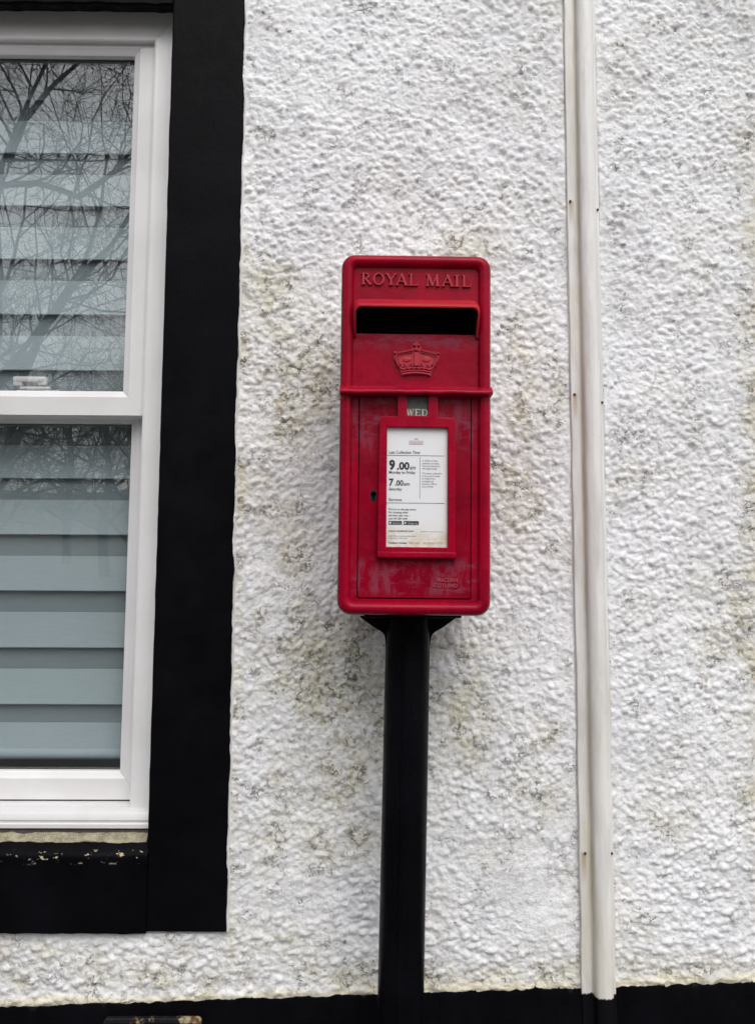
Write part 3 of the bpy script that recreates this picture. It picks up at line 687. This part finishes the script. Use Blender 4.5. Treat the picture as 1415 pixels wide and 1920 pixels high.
# crown
def crown():
    b = MB(); cx = .0010; y = .0118
    def T(pts, r, k=7): b.tube([(cx+px, yy, pz) for px, yy, pz in pts], r, k)
    sil = [(-.0235, .3895), (-.012, .3915), (0, .3922), (.012, .3915), (.0235, .3895), (.0280, .401), (.0372, .4170), (.0385, .4245), (.0345, .4300), (.028, .4290), (.016, .4322), (.007, .4335), (.0085, .4372), (.0040, .4450), (0, .4470), (-.0040, .4450), (-.0085, .4372), (-.007, .4335), (-.016, .4322), (-.028, .4290), (-.0345, .4300), (-.0385, .4245), (-.0372, .4170), (-.0280, .401)]
    b.plate([[(cx+p, q_) for p, q_ in sil]], y-.0020, y+.0006, .0004)
    f = y-.0030
    for zc, r, hw in ((.3925, .0017, .0225), (.3965, .0010, .0240), (.4010, .0012, .0262)):      # circlet
        T([(hw*t, f-.0012*(1-t*t), zc+.0026*(1-t*t)-.0008) for t in np.linspace(-1, 1, 13)], r)
    for t in (-.85, -.5, -.17, .17, .5, .85): b.ball((cx+.0243*t, f-.0010, .3988+.0022*(1-t*t)), .0014, 0, 1.5, .8, .8)
    for sx in (-1, 1):                                                                              # side arches, two beads each
        T([(sx*p, f+dy, q_) for p, dy, q_ in ((.005, -.0014, .4325), (.014, -.0016, .4302), (.024, -.0014, .4282), (.0315, -.0012, .4258), (.0345, -.0010, .4215), (.0335, -.0010, .4160), (.0300, -.0010, .4080), (.0268, -.001, .4025))], [.0012]*8)
        T([(sx*p, f, q_) for p, q_ in ((.006, .4290), (.014, .4272), (.022, .4262), (.0282, .4232), (.0300, .4190), (.0285, .4130), (.0262, .4060))], .0009)
        for t in range(9):
            a_ = t/8; px_, pz_ = .008+.025*a_, .4312-.0050*a_**1.3; b.ball((cx+sx*px_, f-.0012, pz_+.0016), .0012)
        for t in range(4): b.ball((cx+sx*(.0352-.0012*t), f-.0006, .4195-.0040*t), .0012)
        b.ball((cx+sx*.0358, f-.001, .4275), .0024)                                              # scroll at the shoulder
        for px_, pz_ in ((.0085, .4062), (.0188, .4048)):                                           # fleurs on the rim
            b.ball((cx+sx*px_, f-.001, pz_+.0035), .0018, 0, .8, .8, 1.4); b.ball((cx+sx*(px_-.0024), f-.001, pz_), .0015); b.ball((cx+sx*(px_+.0024), f-.001, pz_), .0015)
        b.ball((cx+sx*.0262, f-.0008, .4085), .0020)
        b.ball((cx+sx*.016, f+.0006, .4170), .0062, 0, 1.25, .22, .8)                           # cap of the crown
    b.prism([(cx-.0042, .4075), (cx+.0042, .4075), (cx+.0030, .413), (cx+.0034, .4285), (cx-.0034, .4285), (cx-.0030, .413)], f-.0022, f+.001)
    b.ball((cx, f-.0016, .4065), .0024, 0, 1.5, .8, .8); b.ball((cx, f-.0012, .4335), .0040, 0, 1, .6, .9)
    for dx_, dz_ in ((0, .0048), (0, .0026), (0, -.0012), (-.0042, .0010), (.0042, .0010), (-.0022, .0010), (.0022, .0010)): b.ball((cx+dx_, f-.0018, .4400+dz_), .0023, 0, 1.0, .8, 1.0)
    b.build('crown_emblem', M['rub'], pb, 45)
crown()

# door
b = MB(); key = []
for i in range(15):
    t = R(-60+300*i/14); key.append((-.0672+.0043*math.cos(t), .1925+.0043*math.sin(t)))
key += [(-.0692, .1822), (-.0652, .1822)]
day = rect(-.0150, .0215, .3215, .3575)
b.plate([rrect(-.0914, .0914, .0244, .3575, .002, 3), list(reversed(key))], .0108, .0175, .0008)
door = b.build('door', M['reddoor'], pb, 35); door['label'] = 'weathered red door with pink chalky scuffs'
b = MB(); b.plate([[(-.0672+.0060*math.cos(R(20*i)), .1905+.0100*math.sin(R(20*i))) for i in range(18)], list(reversed(key))], .0102, .0112, .0003); b.build('keyhole', M['dark'], door)
b = MB(); b.text('MACHAN', .0375, .0510, .0110, x1=.0705, height=.0068, thick=.0016, bold=.03); b.build('embossed_lettering', M['pink'], door, 30)
b = MB(); b.text('SCOTLAND', .0290, .0425, .0110, x1=.0705, height=.0062, thick=.0016, bold=.03); b.build('embossed_lettering', M['pink'], door, 30)
b = MB(); b.text('NEXT', -.0700, .3490, .0110, x1=-.0490, height=.0058, thick=.0010, bold=.02); b.build('embossed_lettering', M['red'], door, 30)
b = MB(); b.text('COLLECTION', -.0862, .3345, .0110, x1=-.0365, height=.0056, thick=.0010, bold=.02)
b.build('embossed_lettering', M['red'], door, 30)
b = MB(); b.box(-.0757, -.0622, .0102, .0112, .1735, .1742); b.build('scratch_line', M['red'], door)

# notice frame with two prongs, its paper, and the day tab
outer = [(-.0608, .0925), (-.0580, .0897), (.0648, .0897), (.0676, .0925), (.0650, .3140), (.0620, .3188), (.0362, .3192), (.0362, .3555), (.0345, .3572), (.0222, .3572), (.0206, .3556), (.0206, .3215), (-.0138, .3220), (-.0138, .3566), (-.0154, .3582), (-.0282, .3582), (-.0298, .3566), (-.0298, .3200), (-.0545, .3204), (-.0582, .3160)]
hole = [(-.0460, .1070), (.0530, .1068), (.0526, .3018), (-.0462, .3022)]
b = MB(); b.plate([outer, hole], -.0010, .0107, .0018, seg=3); fr = b.build('notice_frame', M['redframe'], pb, 40)
b = MB(); b.plate([[(-.0612, .0905), (-.0590, .0884), (.0656, .0884), (.0680, .0905), (.0674, .1000), (-.0606, .1000)]], -.0022, .0105, .0035, seg=4); b.build('bottom_rim', M['redframe'], fr, 45)
b = MB(); yp = .0068
b.add([(-.0475, yp, .1060), (.0535, yp, .1050), (.0535, yp, .3030), (-.0475, yp, .3030)], [(0, 1, 2, 3)])
b.add([(-.0475, yp+.0008, .1060), (.0535, yp+.0008, .1050), (.0535, yp+.0008, .3030), (-.0475, yp+.0008, .3030)], [(3, 2, 1, 0)])
paper = b.build('collection_notice', M['paper'], pb, smooth=False); paper['label'] = 'white paper collection notice with stained lower edge'
b = MB(); ip = yp-.0003; X = -.0424
b.text('Last Collection Time', X, .2594, ip, x1=.0078, height=.0052, bold=.010)
b.text('9', X, .2337, ip, x1=-.0326, height=.0156, bold=.045); b.text('.00', -.0295, .2337, ip, x1=-.0090, height=.0122, bold=.040); b.text('am', -.0082, .2340, ip, x1=.0010, height=.0066, bold=.012)
b.text('Monday to Friday', X, .2266, ip, x1=.0006, height=.0048, bold=.016)
b.text('7', X, .2070, ip, x1=-.0346, height=.0116, bold=.035); b.text('.00', -.0325, .2070, ip, x1=-.0190, height=.0092, bold=.028); b.text('am', -.0183, .2072, ip, x1=-.0085, height=.0062, bold=.012)
b.text('Saturday', X, .1992, ip, x1=-.0210, height=.0048, bold=.016); b.text('Services', X, .1818, ip, x1=-.0210, height=.0048, bold=.010)
for x0, x1, z0, z1 in ((-.0455, .0482, .2562, .2569), (-.0455, .0486, .1783, .1790), (.0078, .0084, .1860, .2538)): b.add([(x0, ip, z0), (x1, ip, z0), (x1, ip, z1), (x0, ip, z1)], [(0, 1, 2, 3)])
for k, (t, x1) in enumerate((('Find us on the app store.', .0025), ('For locating other', -.0105), ('services near you -', -.0080), ('scan the QR code', -.0120))): b.text(t, X, .1668-.0050*k, ip, x1=x1, height=.0034, bold=.012)
b.text('www.royalmail.com', X, .1315, ip, x1=-.0015, height=.0036, bold=.012); b.text('Postbox number', X, .1122, ip, x1=-.0118, height=.0033, bold=.020)
for x0, x1 in ((X, -.0205), (-.0180, .0068)): b.add([(x0, ip, .1430), (x1, ip, .1430), (x1, ip, .1493), (x0, ip, .1493)], [(0, 1, 2, 3)])
for k, t in enumerate(('A 4.00pm or later', 'collection is made', 'from the Postbox at', '44 Argyll Street', '', 'The latest collection', 'in the area is made', 'at 5.20pm from', 'Lochgilphead', 'Delivery Office,', 'Lorne Street')):
    if t: b.text(t, .0116, .2470-.00435*k + (.0010 if k > 4 else 0), ip, x1=.0116+.00152*len(t), height=.0031, mi=1, bold=.006)
b.text('Please find more information about', X, .1238, ip, x1=.0030, height=.0024, mi=1); b.text('collections in this area', X, .1203, ip, x1=-.0120, height=.0024, mi=1); b.text('All details correct at time of issue', .0090, .1316, ip, x1=.0470, height=.0020, mi=1)
b.text('PA31 42D', -.0090, .1122, ip, x1=.0080, height=.0033, mi=5); b.text('04/12/2021 CP10', .0140, .1122, ip, x1=.0450, height=.0033, mi=5)
b.add([(-.0100, ip, .2748), (.0134, ip, .2748), (.0134, ip, .2812), (-.0100, ip, .2812)], [(0, 1, 2, 3)], 3)
b.add([(-.0094, ip-.0001, .2754), (.0128, ip-.0001, .2754), (.0128, ip-.0001, .2806), (-.0094, ip-.0001, .2806)], [(0, 1, 2, 3)], 2)
b.text('Royal Mail', -.0078, .2764, ip-.0002, x1=.0112, height=.0030, mi=3); b.add([(-.0014, ip, .2828), (.0046, ip, .2828), (.0054, ip, .2856), (.0030, ip, .2845), (.0016, ip, .2862), (.0002, ip, .2845), (-.0022, ip, .2856)], [tuple(range(7))], 3)
jp = ip-.0001   # store badges
b.add([(-.0397+.0018*math.cos(R(30*i)), jp, .1461+.0020*math.sin(R(30*i))) for i in range(12)], [tuple(range(12))], 4)
b.add([(-.0392, jp, .1482), (-.0386, jp, .1482), (-.0380, jp, .1489), (-.0388, jp, .1489)], [(0, 1, 2, 3)], 4)
b.text('Download on the', -.0362, .1470, jp, x1=-.0225, height=.0011, mi=4); b.text('App Store', -.0362, .1443, jp, x1=-.0218, height=.0020, mi=4)
b.add([(-.0166, jp, .1441), (-.0128, jp, .1461), (-.0166, jp, .1482)], [(0, 1, 2)], 4)
b.text('GET IT ON', -.0108, .1470, jp, x1=-.0030, height=.0011, mi=4); b.text('Google Play', -.0108, .1443, jp, x1=.0055, height=.0020, mi=4)
b.build('printed_text', [M['ink'], M['ink2'], M['ink3'], M['ink4'], M['inkw'], M['brown']], paper, smooth=False)
b = MB(); b.plate([rect(-.0148, .0212, .3205, .3545)], .0085, .0104, .0004); b.plate([rect(-.0148, .0212, .3210, .3350)], .0070, .0084, .0004)
tabo = b.build('day_tab', [M['tab']], pb); tabo['label'] = 'worn grey tab showing the day WED'
b = MB(); serif_text(b, [('W', -.0150, -.0025, 0), ('E', -.0015, .0090, -.0002), ('D', .0092, .0208, -.0004)], .3224, .0112, .0072, .0062); b.build('tab_lettering', M['bone'], tabo)

# ------------------------------------------------------------------ post and bracket (part of the post box)
# points given in world metres, carried back into the box's frame
pinv = (Matrix.Translation(pb.location) @ Rm.to_4x4()).inverted()
def loc(o):
    for v in o.data.vertices: v.co = pinv @ v.co
    o.data.update(); return o
PT = R(1.08); PX, PY = .0690, -.152
def pw(dx, dy, z): t = z-1.14; return (PX+dx+math.sin(PT)*t, PY+dy, z)
b = MB(); prad = .0384; rows = []
for z in list(np.linspace(0, 1.160, 30)):
    rows.append([pw(prad*math.cos(2*PI*k/40), prad*math.sin(2*PI*k/40), z) for k in range(40)])
b.loft(rows, cap1=True)
rib = []
for z in np.linspace(.055, 1.118, 24): rib.append([pw(-.0100, -prad+.004, z), pw(-.0092, -prad-.0008, z), pw(-.0080, -prad-.0017, z), pw(.0040, -prad-.0017, z), pw(.0052, -prad-.0008, z), pw(.0060, -prad+.004, z)])
b.loft(rib, closed=False, cap1=True)
for z in (.0, ):
    b.loft([[pw(r_*math.cos(2*PI*k/32), r_*math.sin(2*PI*k/32), zz_) for k in range(32)] for r_, zz_ in ((.075, 0), (.075, .018), (.055, .035), (.0384, .06))])
loc(b.build('post', M['iron'], pb, 40))
b = MB()
def gus(ax):      # flared rib under the mounting plate
    half = [(.083, 1.1612), (.083, 1.1585), (.0750, 1.1530), (.0600, 1.1420), (.0470, 1.1345), (.0428, 1.1310), (.0402, 1.1262), (.0390, 1.1200), (.0384, 1.1120)]
    if ax: half = [(.070 if r_ > .08 else r_*.80+.004, z) for r_, z in half]
    pts = half + [(-r_, z) for r_, z in reversed(half)]
    lo, hi = [], []
    for r_, z in pts:
        lo.append(pw(r_, -.007, z) if not ax else pw(-.007, r_, z)); hi.append(pw(r_, .007, z) if not ax else pw(.007, r_, z))
    b.loft([lo, hi], True, True, True)
gus(0); gus(1)
loc(b.build('bracket', M['iron'], pb, 40))
b = MB(); b.box(PX-.076, PX+.0850, PY-.07, PY+.07, 1.1598, 1.1650, 0, .0012); loc(b.build('mounting_plate', M['iron'], pb, 40))

# ------------------------------------------------------------------ bare trees across the road, mirrored in the glass
def grow(b, rnd, p, d, ln_, rad, lev, maxlev):
    n = 5 if lev < 2 else (4 if lev < maxlev else 3); pts = [p.copy()]; rs = [rad]
    for i in range(n):
        j = Vector((rnd.gauss(0, 1), rnd.gauss(0, 1), rnd.gauss(0, 1)))*(.14+.05*lev)
        d = (d + j + Vector((0, 0, .10 if lev < 3 else -.03))).normalized(); p = p + d*(ln_/n); pts.append(p.copy()); rs.append(rad*(1-.62*(i+1)/n))
    b.tube(pts, rs, 7 if lev < 2 else (4 if lev < 3 else 3), 0, False)
    if lev >= maxlev: return
    kids = {0: 6, 1: 7, 2: 7, 3: 5}.get(lev, 4)
    for k in range(kids):
        t = .30 + .70*(k+rnd.random())/kids; q = min(int(t*n), n-1); f_ = t*n-q; base = pts[q].lerp(pts[q+1], f_)
        ax = (pts[q+1]-pts[q]).normalized(); side = ax.orthogonal(); side.rotate(Matrix.Rotation(rnd.random()*2*PI, 3, ax))
        nd = (ax*(.55+.3*rnd.random()) + side*(.55+.5*rnd.random())).normalized()
        grow(b, rnd, base, nd, ln_*(.50+.16*rnd.random()), max(rs[q]*.52, .004), lev+1, maxlev)
def limb(b, rnd, pts, r0, r1, maxlev=4):
    pts = [Vector(p) for p in pts]; rs = [r0+(r1-r0)*i/(len(pts)-1) for i in range(len(pts))]
    b.tube(pts, rs, 8, 0, False)
    for q in range(len(pts)-1):
        for k in range(3):
            base = pts[q].lerp(pts[q+1], rnd.random()); ax = (pts[q+1]-pts[q]).normalized(); side = ax.orthogonal(); side.rotate(Matrix.Rotation(rnd.random()*2*PI, 3, ax))
            grow(b, rnd, base, (ax*.5+side*.8+Vector((0, 0, .2))).normalized(), 1.0+.9*rnd.random(), rs[q]*.40, 2, maxlev)
def tree(name, label, loc_, hgt, rad, seed, limbs=(), maxlev=4, lean=(0, 0), nl=9):
    rnd = random.Random(seed); root = empty(name, loc_); tag(root, label, 'tree', 'bare winter trees across the road')
    tb = MB(); cb = MB(); n = 9; pts = [Vector((lean[0]*i/n + .06*math.sin(i*1.7+seed), lean[1]*i/n + .06*math.cos(i*1.3+seed), -.1 + hgt*.62*i/n)) for i in range(n+1)]; rs = [rad*(1.25 if i == 0 else 1-.62*i/n) for i in range(n+1)]
    tb.tube(pts, rs, 10, 0, False); tb.build('trunk', M['bark'], root)
    for k in range(nl):
        i = 3 + k*(n-3)//nl; a = k*2.4+seed; d = Vector((math.cos(a), math.sin(a), .75)).normalized()
        grow(cb, rnd, pts[i], d, hgt*(.36-.012*k), rs[i]*.5, 1, maxlev)
    for lp in limbs: limb(cb, rnd, [Vector(p)-Vector(loc_) for p in lp], .055, .020)
    cb.build('crown', M['bark'], root)
    return root
near = [[(-4.75, -8.9, 3.4), (-4.3, -8.9, 4.6), (-3.9, -8.9, 5.2), (-3.4, -8.9, 5.85), (-2.9, -8.9, 6.7), (-2.3, -9.0, 8.0)],
        [(-5.0, -8.9, 6.6), (-4.4, -8.8, 6.6), (-3.85, -8.8, 6.4), (-3.4, -8.8, 6.75), (-3.15, -8.8, 7.1), (-3.05, -8.8, 7.9)],
        [(-4.9, -9.0, 7.0), (-4.7, -9.0, 7.6), (-4.3, -9.0, 8.1), (-3.9, -9.1, 8.6)]]
tree('bare_tree', 'nearest bare tree, its limbs mirrored in the upper window pane', (-5.0, -9.0, -.12), 11.5, .15, 3, near, nl=3)
tree('bare_tree', 'slimmer bare tree just behind the nearest mirrored tree', (-7.2, -13.0, -.1), 11.0, .20, 7)
tree('bare_tree', 'bare tree to the right of the mirrored tree group', (-2.2, -15.5, .2), 10.0, .20, 12)
proto = tree('bare_tree', 'small bare tree on the bank mirrored low in the upper pane', (-9.5, -19.0, .6), 8.5, .16, 21)
k = 0
for (x, y, s_) in ((-12.5, -18, .95), (-6.2, -20, 1.0), (-3.4, -21, .9), (-8.2, -24, 1.1), (-13.5, -25, 1.0), (-5.0, -26, 1.05), (-10.8, -28, 1.1), (-1.0, -24, .9), (-16.5, -23, 1.0), (2.5, -19, .95)):
    k += 1; z = -.12 + 9.5*((-13-y)/50)**1.25
    r = proto.copy(); COL.objects.link(r); r.location = (x, y, z-.1); r.rotation_euler = (0, 0, k*1.9); r.scale = (s_, s_, s_)
    r['label'] = 'bare tree on the bank, one of the twiggy wood mirrored in the window'
    for c in proto.children:
        d = c.copy(); COL.objects.link(d); d.parent = r
proto['label'] = 'bare tree on the bank, one of the twiggy wood mirrored in the window'
